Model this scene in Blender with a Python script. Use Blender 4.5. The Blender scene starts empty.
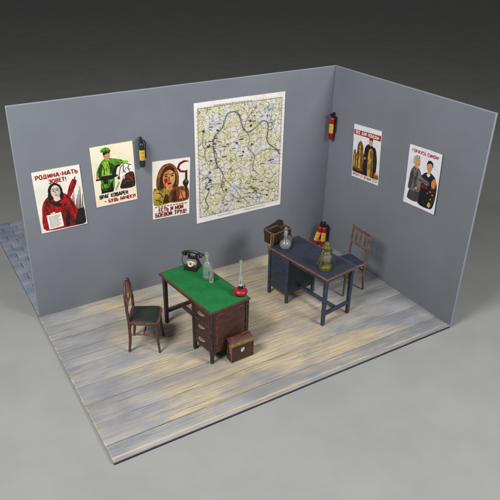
import bpy, bmesh, math, random
from mathutils import Vector, Matrix, noise
PI = math.pi
R = math.radians
rnd = random.Random(7)
sc = bpy.context.scene
COL = sc.collection

# ------------------------------------------------------------------ materials
def lin(r, g, b):
    f = lambda c: (c/255/12.92) if c/255 <= .04045 else ((c/255+.055)/1.055)**2.4
    return (f(r), f(g), f(b), 1.0)

class NT:
    def __init__(s, name):
        s.m = bpy.data.materials.new(name); s.m.use_nodes = True
        s.t = s.m.node_tree; s.n = s.t.nodes; s.l = s.t.links
        s.b = s.n['Principled BSDF']
        s._tc = None
    def new(s, k, **kw):
        n = s.n.new(k)
        for a, v in kw.items(): setattr(n, a, v)
        return n
    def set(s, sock, v):
        if isinstance(v, bpy.types.NodeSocket): s.l.new(v, sock)
        else: sock.default_value = v
    def coord(s, scale=(1, 1, 1), rot=(0, 0, 0), loc=(0, 0, 0)):
        if s._tc is None: s._tc = s.new('ShaderNodeTexCoord')
        mp = s.new('ShaderNodeMapping')
        mp.inputs['Scale'].default_value = scale; mp.inputs['Rotation'].default_value = rot
        mp.inputs['Location'].default_value = loc
        s.l.new(s._tc.outputs['Object'], mp.inputs['Vector'])
        return mp.outputs['Vector']
    def noise(s, vec, scale, detail=4, rough=.55, dist=0):
        n = s.new('ShaderNodeTexNoise')
        s.l.new(vec, n.inputs['Vector'])
        n.inputs['Scale'].default_value = scale; n.inputs['Detail'].default_value = detail
        n.inputs['Roughness'].default_value = rough; n.inputs['Distortion'].default_value = dist
        return n.outputs['Fac']
    def ramp(s, fac, stops):
        n = s.new('ShaderNodeValToRGB'); e = n.color_ramp.elements
        e[0].position, e[0].color = stops[0]; e[1].position, e[1].color = stops[-1]
        for p, c in stops[1:-1]:
            q = e.new(p); q.color = c
        s.l.new(fac, n.inputs['Fac']); return n.outputs['Color']
    def mask(s, fac, lo, hi):
        n = s.new('ShaderNodeMapRange'); n.interpolation_type = 'SMOOTHSTEP'
        s.l.new(fac, n.inputs['Value'])
        n.inputs['From Min'].default_value = lo; n.inputs['From Max'].default_value = hi
        return n.outputs['Result']
    def math(s, op, a, b=0.0, c=None):
        n = s.new('ShaderNodeMath', operation=op)
        s.set(n.inputs[0], a); s.set(n.inputs[1], b)
        if c is not None: s.set(n.inputs[2], c)
        return n.outputs[0]
    def mix(s, fac, a, b, mode='MIX'):
        n = s.new('ShaderNodeMix', data_type='RGBA', blend_type=mode)
        s.set(n.inputs[0], fac); s.set(n.inputs[6], a); s.set(n.inputs[7], b)
        return n.outputs[2]
    def edge(s, radius=.012, gain=3.0):
        g = s.new('ShaderNodeNewGeometry'); bv = s.new('ShaderNodeBevel'); bv.samples = 6
        bv.inputs['Radius'].default_value = radius
        d = s.new('ShaderNodeVectorMath', operation='DOT_PRODUCT')
        s.l.new(g.outputs['Normal'], d.inputs[0]); s.l.new(bv.outputs['Normal'], d.inputs[1])
        a = s.math('SUBTRACT', 1.0, d.outputs['Value'])
        a = s.math('MULTIPLY', a, gain)
        n = s.new('ShaderNodeClamp'); s.l.new(a, n.inputs['Value']); return n.outputs[0]
    def bump(s, h, strength=.3, dist=.004):
        n = s.new('ShaderNodeBump'); n.inputs['Strength'].default_value = strength
        n.inputs['Distance'].default_value = dist
        s.l.new(h, n.inputs['Height']); s.l.new(n.outputs['Normal'], s.b.inputs['Normal'])
    def out(s, col, rough=.6, metal=0, spec=.5):
        s.set(s.b.inputs['Base Color'], col); s.set(s.b.inputs['Roughness'], rough)
        s.b.inputs['Metallic'].default_value = metal
        s.b.inputs['Specular IOR Level'].default_value = spec
        return s.m

def paint(name, c1, c2=None, scale=14, rough=.55, wear=None, wearamt=.8, bump=.15, stretch=(1, 1, 1), radius=.01, metal=0, spec=.4, gain=3.0):
    t = NT(name)
    c2 = c2 or tuple(x*.7 for x in c1[:3])+(1,)
    v = t.coord(stretch)
    n1 = t.noise(v, scale, 5, .6)
    col = t.mix(t.mask(n1, .35, .68), c1, c2)
    n2 = t.noise(v, scale*6, 3, .6)
    col = t.mix(t.math('MULTIPLY', t.mask(n2, .5, .8), .35), col, tuple(x*.55 for x in c2[:3])+(1,))
    if wear:
        e = t.math('MULTIPLY', t.edge(radius, gain), t.mask(t.noise(t.coord(), 30, 3), .36, .6))
        col = t.mix(t.math('MULTIPLY', e, wearamt), col, wear)
    rg = t.math('ADD', t.math('MULTIPLY', n2, .25), rough-.12)
    t.bump(n2, bump, .003)
    return t.out(col, rg, metal, spec)

def flat(name, c, rough=.6, var=.12, metal=0):
    t = NT(name)
    n = t.noise(t.coord(), 38, 4, .6)
    col = t.mix(t.mask(n, .3, .75), c, tuple(x*(1-var*2) for x in c[:3])+(1,))
    return t.out(col, rough, metal, .35)

def glassmat(name, tint=(1, 1, 1, 1), rough=.05, trans=.9):
    t = NT(name)
    n = t.noise(t.coord(), 24, 3)
    t.b.inputs['Transmission Weight'].default_value = trans
    t.b.inputs['IOR'].default_value = 1.42
    t.out(tint, t.math('ADD', t.math('MULTIPLY', n, .03), rough), 0, .6)
    t.bump(n, .05, .001)
    return t.m

# ------------------------------------------------------------------ mesh builder
class MB:
    def __init__(s): s.bm = bmesh.new()
    def _place(s, vs, M, mi):
        fs = set()
        for v in vs:
            v.co = M @ v.co
            for f in v.link_faces: fs.add(f)
        for f in fs: f.material_index = mi
        return fs
    def box(s, c, size, rot=(0, 0, 0), bevel=.004, mi=0, taper=None, seg=2):
        b = bmesh.new()
        bmesh.ops.create_cube(b, size=1)
        for v in b.verts:
            if taper and v.co.z < 0: v.co.x *= taper; v.co.y *= taper
            v.co = Vector((v.co.x*size[0], v.co.y*size[1], v.co.z*size[2]))
        if bevel: bmesh.ops.bevel(b, geom=b.edges[:], offset=min(bevel, min(size)*.3), segments=seg, affect='EDGES', profile=.6)
        s._merge(b, Matrix.Translation(c) @ Matrix.Rotation(rot[2], 4, 'Z') @ Matrix.Rotation(rot[1], 4, 'Y') @ Matrix.Rotation(rot[0], 4, 'X'), mi)
        return s
    def _merge(s, b, M, mi):
        b.transform(M)
        mp = {}
        for v in b.verts: mp[v] = s.bm.verts.new(v.co)
        for f in b.faces:
            try:
                nf = s.bm.faces.new([mp[v] for v in f.verts]); nf.material_index = mi
            except ValueError: pass
        b.free()
    def tube(s, pts, r, n=10, mi=0, cap=True, flat=1.0, closed=False):
        pts = [Vector(p) for p in pts]
        rs = r if isinstance(r, (list, tuple)) else [r]*len(pts)
        N = len(pts); rings = []; up = None
        for i, p in enumerate(pts):
            if closed: d = pts[(i+1) % N]-pts[i-1]
            else: d = pts[min(i+1, N-1)]-pts[max(i-1, 0)]
            d.normalize()
            if up is None:
                up = d.orthogonal().normalized()
                if abs(d.z) < .9: up = (Vector((0, 0, 1))-d*d.z).normalized()
                else: up = (Vector((1, 0, 0))-d*d.x).normalized()
            else: up = (up-d*up.dot(d)).normalized()
            si = d.cross(up)
            rings.append([s.bm.verts.new(p+rs[i]*(math.cos(2*PI*k/n)*up+math.sin(2*PI*k/n)*si*flat)) for k in range(n)])
        for i in range(N if closed else N-1):
            a, b = rings[i], rings[(i+1) % N]
            for k in range(n):
                f = s.bm.faces.new([a[k], a[(k+1) % n], b[(k+1) % n], b[k]]); f.material_index = mi
        if cap and not closed:
            f = s.bm.faces.new(rings[0][::-1]); f.material_index = mi
            f = s.bm.faces.new(rings[-1]); f.material_index = mi
        return s
    def lathe(s, prof, n=28, M=None, mi=0, mis=None):
        M = M or Matrix(); rings = []
        for (r, z) in prof:
            if r < 1e-5: rings.append([s.bm.verts.new(M @ Vector((0, 0, z)))])
            else: rings.append([s.bm.verts.new(M @ Vector((r*math.cos(2*PI*k/n), r*math.sin(2*PI*k/n), z))) for k in range(n)])
        for i in range(len(prof)-1):
            a, b = rings[i], rings[i+1]; m = mis[i] if mis else mi
            for k in range(n):
                q = (k+1) % n
                if len(a) == 1 and len(b) == 1: continue
                if len(a) == 1: vs = [a[0], b[q], b[k]]
                elif len(b) == 1: vs = [a[k], a[q], b[0]]
                else: vs = [a[k], a[q], b[q], b[k]]
                f = s.bm.faces.new(vs); f.material_index = m
        return s
    def prism(s, poly, axis_fn, d0, d1, mi=0, bevel=0):
        """poly: 2-D points; axis_fn(u, v, d) -> 3-D"""
        b = bmesh.new()
        A = [b.verts.new(axis_fn(u, v, d0)) for u, v in poly]
        B = [b.verts.new(axis_fn(u, v, d1)) for u, v in poly]
        b.faces.new(A[::-1]); b.faces.new(B)
        n = len(poly)
        for i in range(n): b.faces.new([A[i], A[(i+1) % n], B[(i+1) % n], B[i]])
        bmesh.ops.recalc_face_normals(b, faces=b.faces[:])
        if bevel: bmesh.ops.bevel(b, geom=b.edges[:], offset=bevel, segments=2, affect='EDGES', profile=.6)
        s._merge(b, Matrix(), mi)
        return s
    def build(s, name, mats, parent=None, smooth=40):
        bmesh.ops.recalc_face_normals(s.bm, faces=s.bm.faces[:])
        me = bpy.data.meshes.new(name); s.bm.to_mesh(me); s.bm.free()
        for m in (mats if isinstance(mats, (list, tuple)) else [mats]): me.materials.append(m)
        if smooth:
            for p in me.polygons: p.use_smooth = True
            me.set_sharp_from_angle(angle=R(smooth))
        o = bpy.data.objects.new(name, me); COL.objects.link(o)
        if parent: o.parent = parent
        return o

def tag(o, label=None, cat=None, group=None, kind=None):
    if label: o['label'] = label
    if cat: o['category'] = cat
    if group: o['group'] = group
    if kind: o['kind'] = kind
    return o
def empty(name, loc, rz, label, cat, group=None):
    o = bpy.data.objects.new(name, None); COL.objects.link(o)
    o.location = loc; o.rotation_euler = (0, 0, rz); o.empty_display_size = .1
    return tag(o, label, cat, group)

# ------------------------------------------------------------------ setting
def mat_ground():
    t = NT('grey_backdrop_paper'); v = t.coord()
    n = t.noise(v, 1.1, 5, .6); n2 = t.noise(v, 60, 3, .6)
    col = t.mix(t.mask(n, .3, .7), lin(146, 148, 148), lin(139, 141, 141))
    col = t.mix(t.math('MULTIPLY', t.mask(n2, .45, .75), .12), col, lin(114, 115, 115))
    t.bump(n2, .08, .003)
    return t.out(col, .85, 0, .25)

def mat_wall():
    t = NT('blue_grey_wall_paint'); v = t.coord()
    n = t.noise(v, .9, 4, .55); n2 = t.noise(v, 7, 5, .6); n3 = t.noise(v, 90, 2, .5)
    col = t.mix(t.mask(n, .3, .7), lin(119, 124, 134), lin(112, 117, 126))
    col = t.mix(t.math('MULTIPLY', t.mask(n2, .5, .75), .22), col, lin(104, 110, 120))
    # painted shade: wall colour darkens towards the floor, where less light falls
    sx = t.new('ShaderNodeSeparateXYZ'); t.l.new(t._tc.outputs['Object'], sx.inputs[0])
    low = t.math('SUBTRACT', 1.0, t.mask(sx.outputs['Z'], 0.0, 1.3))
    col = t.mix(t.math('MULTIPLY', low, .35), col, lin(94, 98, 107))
    e = t.edge(.018, 3)
    col = t.mix(t.math('MULTIPLY', e, .7), col, lin(186, 186, 204))  # pale lavender edges, with the light they catch painted in
    t.bump(t.math('ADD', n3, t.math('MULTIPLY', n2, .6)), .12, .004)
    return t.out(col, .62, 0, .35)

def mat_floor():
    t = NT('worn_grey_floorboards')
    v = t.coord()
    at = t.new('ShaderNodeAttribute', attribute_name='plank')
    off = t.new('ShaderNodeCombineXYZ')
    t.l.new(t.math('MULTIPLY', at.outputs['Fac'], 37.0), off.inputs[0]); t.l.new(t.math('MULTIPLY', at.outputs['Fac'], 3.0), off.inputs[2])
    add = t.new('ShaderNodeVectorMath', operation='ADD'); t.l.new(t._tc.outputs['Object'], add.inputs[0]); t.l.new(off.outputs[0], add.inputs[1])
    def m(sx, sy):
        p = t.new('ShaderNodeMapping'); p.inputs['Scale'].default_value = (sx, sy, 1); t.l.new(add.outputs[0], p.inputs['Vector']); return p.outputs['Vector']
    fine = t.noise(m(3.0, 62), 1.0, 7, .72, .5)
    streak = t.noise(m(.75, 13), 1.0, 5, .6, .5)
    patch = t.noise(m(.8, 1.7), 1.5, 5, .6, .4)
    gr = t.noise(m(.9, 1.5), 2.2, 3, .5)
    base = t.mix(t.mask(gr, .3, .7), lin(131, 134, 142), lin(156, 157, 158))
    base = t.mix(t.math('MULTIPLY', t.mask(fine, .46, .7), .55), base, lin(98, 100, 106))
    hair = t.noise(m(7.0, 150), 1.0, 6, .78, .4); spk = t.noise(m(30, 60), 1.0, 3, .6)
    sx = t.new('ShaderNodeSeparateXYZ'); t.l.new(t._tc.outputs['Object'], sx.inputs[0])
    # worn zone: the middle of the room, less at the left end and beside the right wall
    a = t.mask(sx.outputs['X'], -4.5, -3.3); b = t.math('SUBTRACT', 1.0, t.mask(sx.outputs['X'], -1.5, -.2))
    zone = t.math('MULTIPLY', a, b)
    w = t.math('ADD', t.math('MULTIPLY', patch, 1.0), t.math('MULTIPLY', streak, .45))
    w = t.math('ADD', w, t.math('MULTIPLY', fine, .75)); w = t.math('ADD', w, t.math('MULTIPLY', hair, .45))
    front = t.math('SUBTRACT', 1.0, t.mask(sx.outputs['Y'], -2.62, -2.5))
    w = t.math('ADD', w, t.math('MULTIPLY', zone, .24)); w = t.math('SUBTRACT', w, t.math('MULTIPLY', front, .16)); w = t.math('ADD', w, t.math('MULTIPLY', t.math('SUBTRACT', spk, .5), .18))
    wear = t.mask(w, 1.33, 1.72)
    tan = t.mix(t.mask(fine, .38, .62), lin(168, 148, 114), lin(205, 188, 151))
    col = t.mix(t.math('MULTIPLY', wear, .8), base, tan)
    drk = t.math('MULTIPLY', t.mask(t.noise(m(.8, 60), 1.3, 4, .6, .6), .56, .68), .62)
    col = t.mix(drk, col, lin(82, 76, 70))
    col = t.mix(t.math('MULTIPLY', t.mask(hair, .55, .68), .5), col, lin(92, 86, 80))
    big = t.noise(t.coord((1, 1.4, 1)), .9, 3, .5)
    col = t.mix(t.math('MULTIPLY', t.mask(big, .5, .68), .5), col, lin(120, 118, 118))
    # drybrushed light lines beside the joints, and cream chips along the left end
    e = t.math('MULTIPLY', t.edge(.014, 2.4), t.mask(t.noise(t.coord((1, 3, 1)), 2.6, 4), .44, .6))
    le = t.math('MULTIPLY', t.math('SUBTRACT', 1.0, t.mask(sx.outputs['X'], -4.560, -4.545)), t.mask(t.noise(t.coord(), 11, 5, .7), .46, .62))
    fe = t.math('MULTIPLY', t.math('SUBTRACT', 1.0, t.mask(t.math('ABSOLUTE', t.math('ADD', sx.outputs['Y'], 2.733)), .004, .016)), t.mask(t.noise(t.coord((1, 9, 1)), 2, 4, .6), .38, .56))
    col = t.mix(t.math('MULTIPLY', e, .9), col, lin(214, 202, 164))
    col = t.mix(t.math('MULTIPLY', t.math('MAXIMUM', le, fe), .8), col, lin(192, 178, 142))
    t.bump(t.math('ADD', fine, t.math('MULTIPLY', streak, .5)), .3, .006)
    return t.out(col, t.math('ADD', t.math('MULTIPLY', fine, .3), .42), 0, .4)

M_ground, M_wall, M_floor = mat_ground(), mat_wall(), mat_floor()
M_base = paint('dark_base_card', lin(52, 46, 66), lin(40, 36, 52), 10, .7)
GZ = -.033

L, W, H = 4.565, 2.79, 2.80
b = MB(); 
v = [b.bm.verts.new(q) for q in ((-160, -60, GZ), (160, -60, GZ), (160, 220, GZ), (-160, 220, GZ))]; b.bm.faces.new(v)
tag(b.build('ground', M_ground, smooth=0), kind='structure')

b = MB(); b.box((-L/2, .16, (GZ-.019)/2), (L-.006, 5.90, .004-GZ-.019+.004), bevel=.002)
tag(b.build('base_board', M_base), kind='structure')

joints = [.012, -.285, -.585, -.872, -1.203, -1.585, -1.895, -2.215, -2.552, -W]
b = MB(); vals = []
for i in range(len(joints)-1):
    y0, y1 = joints[i], joints[i+1]; g = rnd.choice((.006, .009, .012))
    z = rnd.uniform(-.003, .0015)
    # long boards, some butt-jointed
    n0 = len(b.bm.verts)
    b.box((-L/2, (y0+y1)/2, -.009+z), (L, (y0-y1)-g, .0165), rot=(rnd.uniform(-.006, .006), 0, 0), bevel=.0035)
    vals += [rnd.random()]*(len(b.bm.verts)-n0)
fl = b.build('floor', M_floor); tag(fl, kind='structure')
at = fl.data.attributes.new('plank', 'FLOAT', 'POINT')
for i, x in enumerate(vals): at.data[i].value = x

# cobbled strip behind the left wall
t = NT('blue_grey_setts'); n = t.noise(t.coord(), 3.5, 4); n2 = t.noise(t.coord(), 40, 4, .6)
c = t.mix(t.mask(n, .35, .65), lin(122, 132, 150), lin(146, 154, 168)); c = t.mix(t.math('MULTIPLY', t.edge(.02, 2), .4), c, lin(170, 176, 188))
c = t.mix(t.math('MULTIPLY', t.mask(n2, .5, .7), .3), c, lin(92, 100, 116)); t.bump(n2, .4, .006); M_sett = t.out(c, .7)
b = MB(); y = .045; row = 0
while y < 3.1:
    dy = .17; w_ = .26; x = -L + (.0 if row % 2 else -.13)
    while x < 0:
        x0, x1 = max(x, -L), min(x+w_, 0)
        if x1-x0 > .05:
            b.box(((x0+x1)/2, y+dy/2, -.008+rnd.uniform(-.003, .003)), (x1-x0-.007, dy-.007, .022), rot=(rnd.uniform(-.02, .02), rnd.uniform(-.02, .02), rnd.uniform(-.02, .02)), bevel=.006)
        x += w_; w_ = rnd.uniform(.2, .3)
    y += dy; row += 1
tag(b.build('cobbled_pavement', M_sett), kind='structure')

# walls
T = .027
def wall(name, bl, br, tr, tl, n, label):
    b = MB()
    F = [Vector(q) for q in (bl, br, tr, tl)]; B = [q+Vector(n)*T for q in F]
    bb = bmesh.new(); a = [bb.verts.new(q) for q in F]; c = [bb.verts.new(q) for q in B]
    bb.faces.new(a); bb.faces.new(c[::-1])
    for i in range(4): bb.faces.new([a[i], c[i], c[(i+1) % 4], a[(i+1) % 4]])
    bmesh.ops.recalc_face_normals(bb, faces=bb.faces[:])
    bmesh.ops.bevel(bb, geom=bb.edges[:], offset=.004, segments=2, affect='EDGES')
    b._merge(bb, Matrix(), 0)
    return tag(b.build(name, M_wall), label, 'wall')
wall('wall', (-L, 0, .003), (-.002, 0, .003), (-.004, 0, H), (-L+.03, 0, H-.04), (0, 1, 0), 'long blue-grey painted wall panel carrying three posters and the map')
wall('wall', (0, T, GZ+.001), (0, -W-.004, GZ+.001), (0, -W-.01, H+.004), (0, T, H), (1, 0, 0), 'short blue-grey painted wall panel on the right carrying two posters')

# ------------------------------------------------------------------ printed paper
INK = {}
def ink(name, rgb, rough=.5, a=1.0):
    if name not in INK:
        t = NT('ink_'+name); c = lin(*rgb)
        n1 = t.noise(t.coord((1, .5, 1), (0, 0, .6)), 26, 5, .7, .8); n2 = t.noise(t.coord(), 90, 3, .6)
        dk = tuple(x*.28 for x in c[:3])+(1,); lt = tuple(min(.85, x*1.5+.02) for x in c[:3])+(1,)
        col = t.mix(t.math('MULTIPLY', t.mask(n1, .48, .6), .8*a), c, dk)
        col = t.mix(t.math('MULTIPLY', t.math('SUBTRACT', 1.0, t.mask(n1, .34, .47)), .55*a), col, lt)
        col = t.mix(t.math('MULTIPLY', t.mask(n2, .55, .7), .3*a), col, dk)
        INK[name] = t.out(col, rough, 0, .35)
    return INK[name]
# block capitals as strokes on a 1 x 1 box: (width, strokes)
GL = {
'А': (.9, ['0,0 .38,1 .52,1 .9,0', '.16,.3 .74,.3']), 'Б': (.75, ['.7,1 .08,1 .08,0 .55,0 .7,.12 .7,.42 .55,.54 .08,.54']),
'В': (.78, ['.08,0 .08,1 .52,1 .66,.88 .66,.66 .52,.54 .08,.54', '.5,.54 .7,.42 .7,.12 .55,0 .08,0']), 'Г': (.65, ['.08,0 .08,1 .65,1']),
'Д': (.95, ['.04,-.12 .04,.06 .9,.06 .9,-.12', '.16,.06 .28,1 .74,1 .74,.06']), 'Е': (.68, ['.66,1 .08,1 .08,0 .66,0', '.08,.52 .58,.52']),
'Ж': (1.15, ['.57,0 .57,1', '.04,1 .5,.52 .04,0', '1.1,1 .64,.52 1.1,0']), 'З': (.7, ['.04,.88 .2,1 .5,1 .64,.86 .64,.66 .48,.54 .26,.54', '.48,.54 .66,.4 .66,.14 .5,0 .2,0 .04,.12']),
'И': (.82, ['.08,1 .08,0', '.08,.08 .74,.92', '.74,1 .74,0']), 'Й': (.82, ['.08,1 .08,0', '.08,.08 .74,.92', '.74,1 .74,0', '.26,1.2 .56,1.2']),
'К': (.78, ['.08,0 .08,1', '.74,1 .14,.5 .76,0']), 'Л': (.82, ['.02,0 .14,.1 .24,1 .74,1 .74,0']), 'М': (1.0, ['.08,0 .08,1', '.1,.96 .5,.2 .9,.96', '.92,1 .92,0']),
'Н': (.8, ['.08,0 .08,1', '.72,0 .72,1', '.08,.52 .72,.52']), 'О': (.85, ['.08,.2 .08,.8 .24,1 .6,1 .76,.8 .76,.2 .6,0 .24,0 .08,.2']),
'П': (.8, ['.08,0 .08,1 .72,1 .72,0']), 'Р': (.74, ['.08,0 .08,1 .54,1 .68,.88 .68,.56 .54,.44 .08,.44']), 'С': (.78, ['.72,.8 .58,1 .24,1 .08,.8 .08,.2 .24,0 .58,0 .72,.2']),
'Т': (.76, ['0,1 .76,1', '.38,1 .38,0']), 'У': (.8, ['.04,1 .42,.4', '.78,1 .36,.08 .24,0 .06,0']), 'Ф': (1.0, ['.5,0 .5,1', '.22,.26 .08,.4 .08,.72 .22,.86 .78,.86 .92,.72 .92,.4 .78,.26 .22,.26']),
'Ч': (.76, ['.06,1 .06,.56 .18,.44 .68,.44', '.68,1 .68,0']), 'Щ': (1.1, ['.06,1 .06,0 1,0 1.06,-.14', '.5,1 .5,0', '.94,1 .94,0']), 'Ы': (1.0, ['.08,1 .08,0 .46,0 .58,.12 .58,.44 .46,.56 .08,.56', '.92,1 .92,0']),
'Ь': (.72, ['.08,1 .08,0 .5,0 .66,.12 .66,.44 .5,.56 .08,.56']), 'Я': (.76, ['.68,0 .68,1 .22,1 .08,.88 .08,.6 .22,.48 .68,.48', '.34,.48 .06,0']),
'!': (.2, ['.1,.34 .1,1', '.1,.0 .1,.14']), '-': (.4, ['.04,.5 .36,.5']), '—': (.8, ['.02,.5 .76,.5']), ' ': (.42, [])}
def curve(pts, n=7):
    out = []
    P = [Vector(p) for p in pts]; P = [P[0]*2-P[1]]+P+[P[-1]*2-P[-2]]
    for i in range(1, len(P)-2):
        for k in range(n):
            t_ = k/n; a, b_, c, d = P[i-1:i+3]
            out.append(.5*((2*b_)+(c-a)*t_+(2*a-5*b_+4*c-d)*t_*t_+(3*b_-a-3*c+d)*t_**3))
    return [tuple(q) for q in out]+[pts[-1]]
class Sheet:
    """paper w x h metres, printed shapes in u,v 0..1 stacked a hair apart"""
    def __init__(s, w, h): s.w, s.h = w, h; s.bm = bmesh.new(); s.mats = []; s.k = 0; s.dz = .00007 if w < 1 else .00005
    def mi(s, m):
        if m not in s.mats: s.mats.append(m)
        return s.mats.index(m)
    def P(s, u, v, z): return s.bm.verts.new(((u-.5)*s.w, (v-.5)*s.h, z))
    def poly(s, m, pts):
        s.k += 1; z = .0032+s.dz*s.k
        if len(pts) > 4 and len(pts) < 14:
            n = len(pts); out = []
            for i in range(n):
                a, b_, c, d = (Vector(pts[(i+q-1) % n]) for q in range(4))
                for k in range(4):
                    t_ = k/4; cr = .5*((2*b_)+(c-a)*t_+(2*a-5*b_+4*c-d)*t_*t_+(3*b_-a-3*c+d)*t_**3)
                    q = b_.lerp(c, t_).lerp(cr, .75); out.append((min(.985, max(.015, q.x)), min(.985, max(.015, q.y))))
            pts = out
        vs = [s.P(u, v, z) for u, v in pts]
        f = s.bm.faces.new(vs); f.material_index = s.mi(m)
        bmesh.ops.triangulate(s.bm, faces=[f])
    def blob(s, m, u, v, ru, rv, n=14, j=.0, rot=0):
        pts = []
        for k in range(n):
            a = 2*PI*k/n; q = 1+rnd.uniform(-j, j)
            x, y = ru*q*math.cos(a), rv*q*math.sin(a)
            pts.append((u+x*math.cos(rot)-y*math.sin(rot), v+x*math.sin(rot)+y*math.cos(rot)))
        s.poly(m, pts)
    def line(s, m, pts, wd):
        """ribbon, wd in metres"""
        q = [Vector((u*s.w, v*s.h)) for u, v in pts]; a, b_ = [], []
        for i, p in enumerate(q):
            d = (q[min(i+1, len(q)-1)]-q[max(i-1, 0)]).normalized(); n = Vector((-d.y, d.x))
            ww = wd[i] if isinstance(wd, (list, tuple)) else wd
            a.append(p+n*ww/2); b_.append(p-n*ww/2)
        s.k += 1; z = .0032+s.dz*s.k
        va = [s.P(p.x/s.w, p.y/s.h, z) for p in a]; vb = [s.P(p.x/s.w, p.y/s.h, z) for p in b_]
        for i in range(len(q)-1):
            f = s.bm.faces.new([va[i], vb[i], vb[i+1], va[i+1]]); f.material_index = s.mi(m)
    def text(s, m, st, u, v, w, h, bold=.25):
        tot = sum(GL[c][0]+.26 for c in st)-.26; kx = w/tot; x = u; k0 = s.k
        for c in st:
            gw, strokes = GL[c]
            for q, stt in enumerate(strokes):
                pts = [tuple(map(float, p.split(','))) for p in stt.split()]
                s.k = k0+q
                s.line(m, [(x+px*kx, v+py*h) for px, py in pts], bold*h*s.h*(.9 if len(st) > 16 else 1))
            x += (gw+.26)*kx
        s.k = k0+4
    def build(s, name, paper, loc, rot, roll, label, cat, group=None, curl=None, sheet=None):
        # printed faces all face +z before the roll and wall rotation
        for f in s.bm.faces:
            f.normal_update()
            if f.normal.z < 0: f.normal_flip()
        pm = s.mi(paper); w, h = s.w/2, s.h/2; j = .004
        pts = []
        C = [(-w, -h), (w, -h), (w, h), (-w, h)]
        for i in range(4):
            a, c = C[i], C[(i+1) % 4]
            for k in range(6):
                q = k/6; pts.append((a[0]+(c[0]-a[0])*q+rnd.uniform(-j, j)*.3, a[1]+(c[1]-a[1])*q+rnd.uniform(-j, j)*.3))
        A = [s.bm.verts.new((x, y, .0030)) for x, y in pts]; B = [s.bm.verts.new((x, y, .0)) for x, y in pts]
        fs = [s.bm.faces.new(A), s.bm.faces.new(B[::-1])]
        n = len(pts)
        for i in range(n): fs.append(s.bm.faces.new([B[i], B[(i+1) % n], A[(i+1) % n], A[i]]))
        for f in fs: f.material_index = pm
        if curl:
            for k in range(1, 8):
                for co, no in (((-w+k*s.w/8, 0, 0), (1, 0, 0)), ((0, -h+k*s.h/8, 0), (0, 1, 0))):
                    bmesh.ops.bisect_plane(s.bm, geom=s.bm.verts[:]+s.bm.edges[:]+s.bm.faces[:], plane_co=co, plane_no=no)
            for q in s.bm.verts: q.co.z += curl(q.co.x/s.w+.5, q.co.y/s.h+.5)
        me = bpy.data.meshes.new(name); s.bm.to_mesh(me); s.bm.free()
        for m in s.mats: me.materials.append(m)
        o = bpy.data.objects.new(name, me); COL.objects.link(o)
        o.matrix_world = Matrix.Translation(loc) @ rot @ Matrix.Rotation(roll, 4, 'Z')
        return tag(o, label, cat, group)
ROT_L = Matrix.Rotation(PI/2, 4, 'X')                                   # faces -y
ROT_R = Matrix.Rotation(-PI/2, 4, 'Z') @ Matrix.Rotation(PI/2, 4, 'X')  # faces -x
def paper_mat(name, c1, c2):
    t = NT(name); n = t.noise(t.coord(), 5, 5, .6); n2 = t.noise(t.coord(), 60, 3)
    col = t.mix(t.mask(n, .4, .75), c1, c2); t.bump(n2, .06, .002); return t.out(col, .5, 0, .4)
PAPER = paper_mat('poster_paper', lin(232, 228, 220), lin(220, 212, 198))
PAPER_C = paper_mat('cream_poster_paper', lin(236, 228, 205), lin(226, 214, 186))
PAPER_B = paper_mat('cool_poster_paper', lin(226, 226, 234), lin(212, 212, 224))
red, dred, black = ink('red', (168, 18, 24)), ink('dark_red', (122, 18, 24)), ink('black', (26, 24, 26))
skin, skin2, white = ink('skin', (222, 200, 186), .5, .35), ink('tan', (204, 150, 100), .5, .4), ink('white', (236, 233, 228), .5, .25)
green, dgreen, lgreen = ink('leaf_green', (88, 150, 30)), ink('dark_green', (40, 78, 26)), ink('light_green', (140, 186, 60))
brown, dbrown, orange = ink('brown', (120, 62, 26)), ink('dark_brown', (62, 34, 20)), ink('orange', (204, 130, 70), .5, .6)
olive, gold, dgold = ink('olive', (150, 132, 50)), ink('gold', (196, 158, 72)), ink('dark_gold', (120, 88, 34))
grey, dgrey, navy = ink('grey', (112, 110, 108)), ink('dark_grey', (66, 66, 68)), ink('navy', (26, 28, 42))
lgrey = ink('light_grey', (176, 172, 168))
G_POST = 'paper posters pinned to the walls'

# poster 1: plain figure in red with a printed sheet
s = Sheet(.565, .79)
for k in range(9):
    u = .66+.036*k; s.line(black, [(u-.02, .1+.02*(k % 3)), (u+.035, .40+.05*(k % 4)+.015*k)], [.018, .006])
for k in range(3): s.line(dgrey, [(.06+.03*k, .06), (.1+.012*k, .36+.05*k)], .006)
s.poly(black, [(.62, .03), (.97, .03), (.97, .3), (.8, .2), (.66, .22)])
s.poly(red, [(.1, .03), (.9, .03), (.86, .2), (.8, .36), (.7, .52), (.56, .6), (.3, .6), (.14, .5), (.08, .34)])
s.poly(dred, [(.5, .03), (.76, .03), (.72, .2), (.6, .34), (.5, .4), (.44, .2)])
s.poly(dred, [(.28, .42), (.52, .36), (.68, .4), (.5, .43)])
s.line(dbrown, [(.62, .5), (.88, .82)], .012)
s.poly(red, [(.66, .55), (.72, .5), (.9, .74), (.82, .79), (.72, .68)])
s.blob(black, .42, .645, .15, .135, 18, .04); s.poly(black, [(.28, .64), (.26, .5), (.4, .53), (.56, .5), (.56, .64)])
s.blob(skin, .425, .635, .1, .108, 16); s.poly(skin, [(.38, .57), (.48, .57), (.5, .5), (.42, .48), (.36, .5)])
s.poly(lgrey, [(.47, .7), (.52, .66), (.51, .58), (.47, .55), (.485, .62)])
for u in (.385, .465): s.blob(black, u, .655, .024, .009, 8); s.line(black, [(u-.035, .678), (u, .688), (u+.035, .68)], .007)
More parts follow.
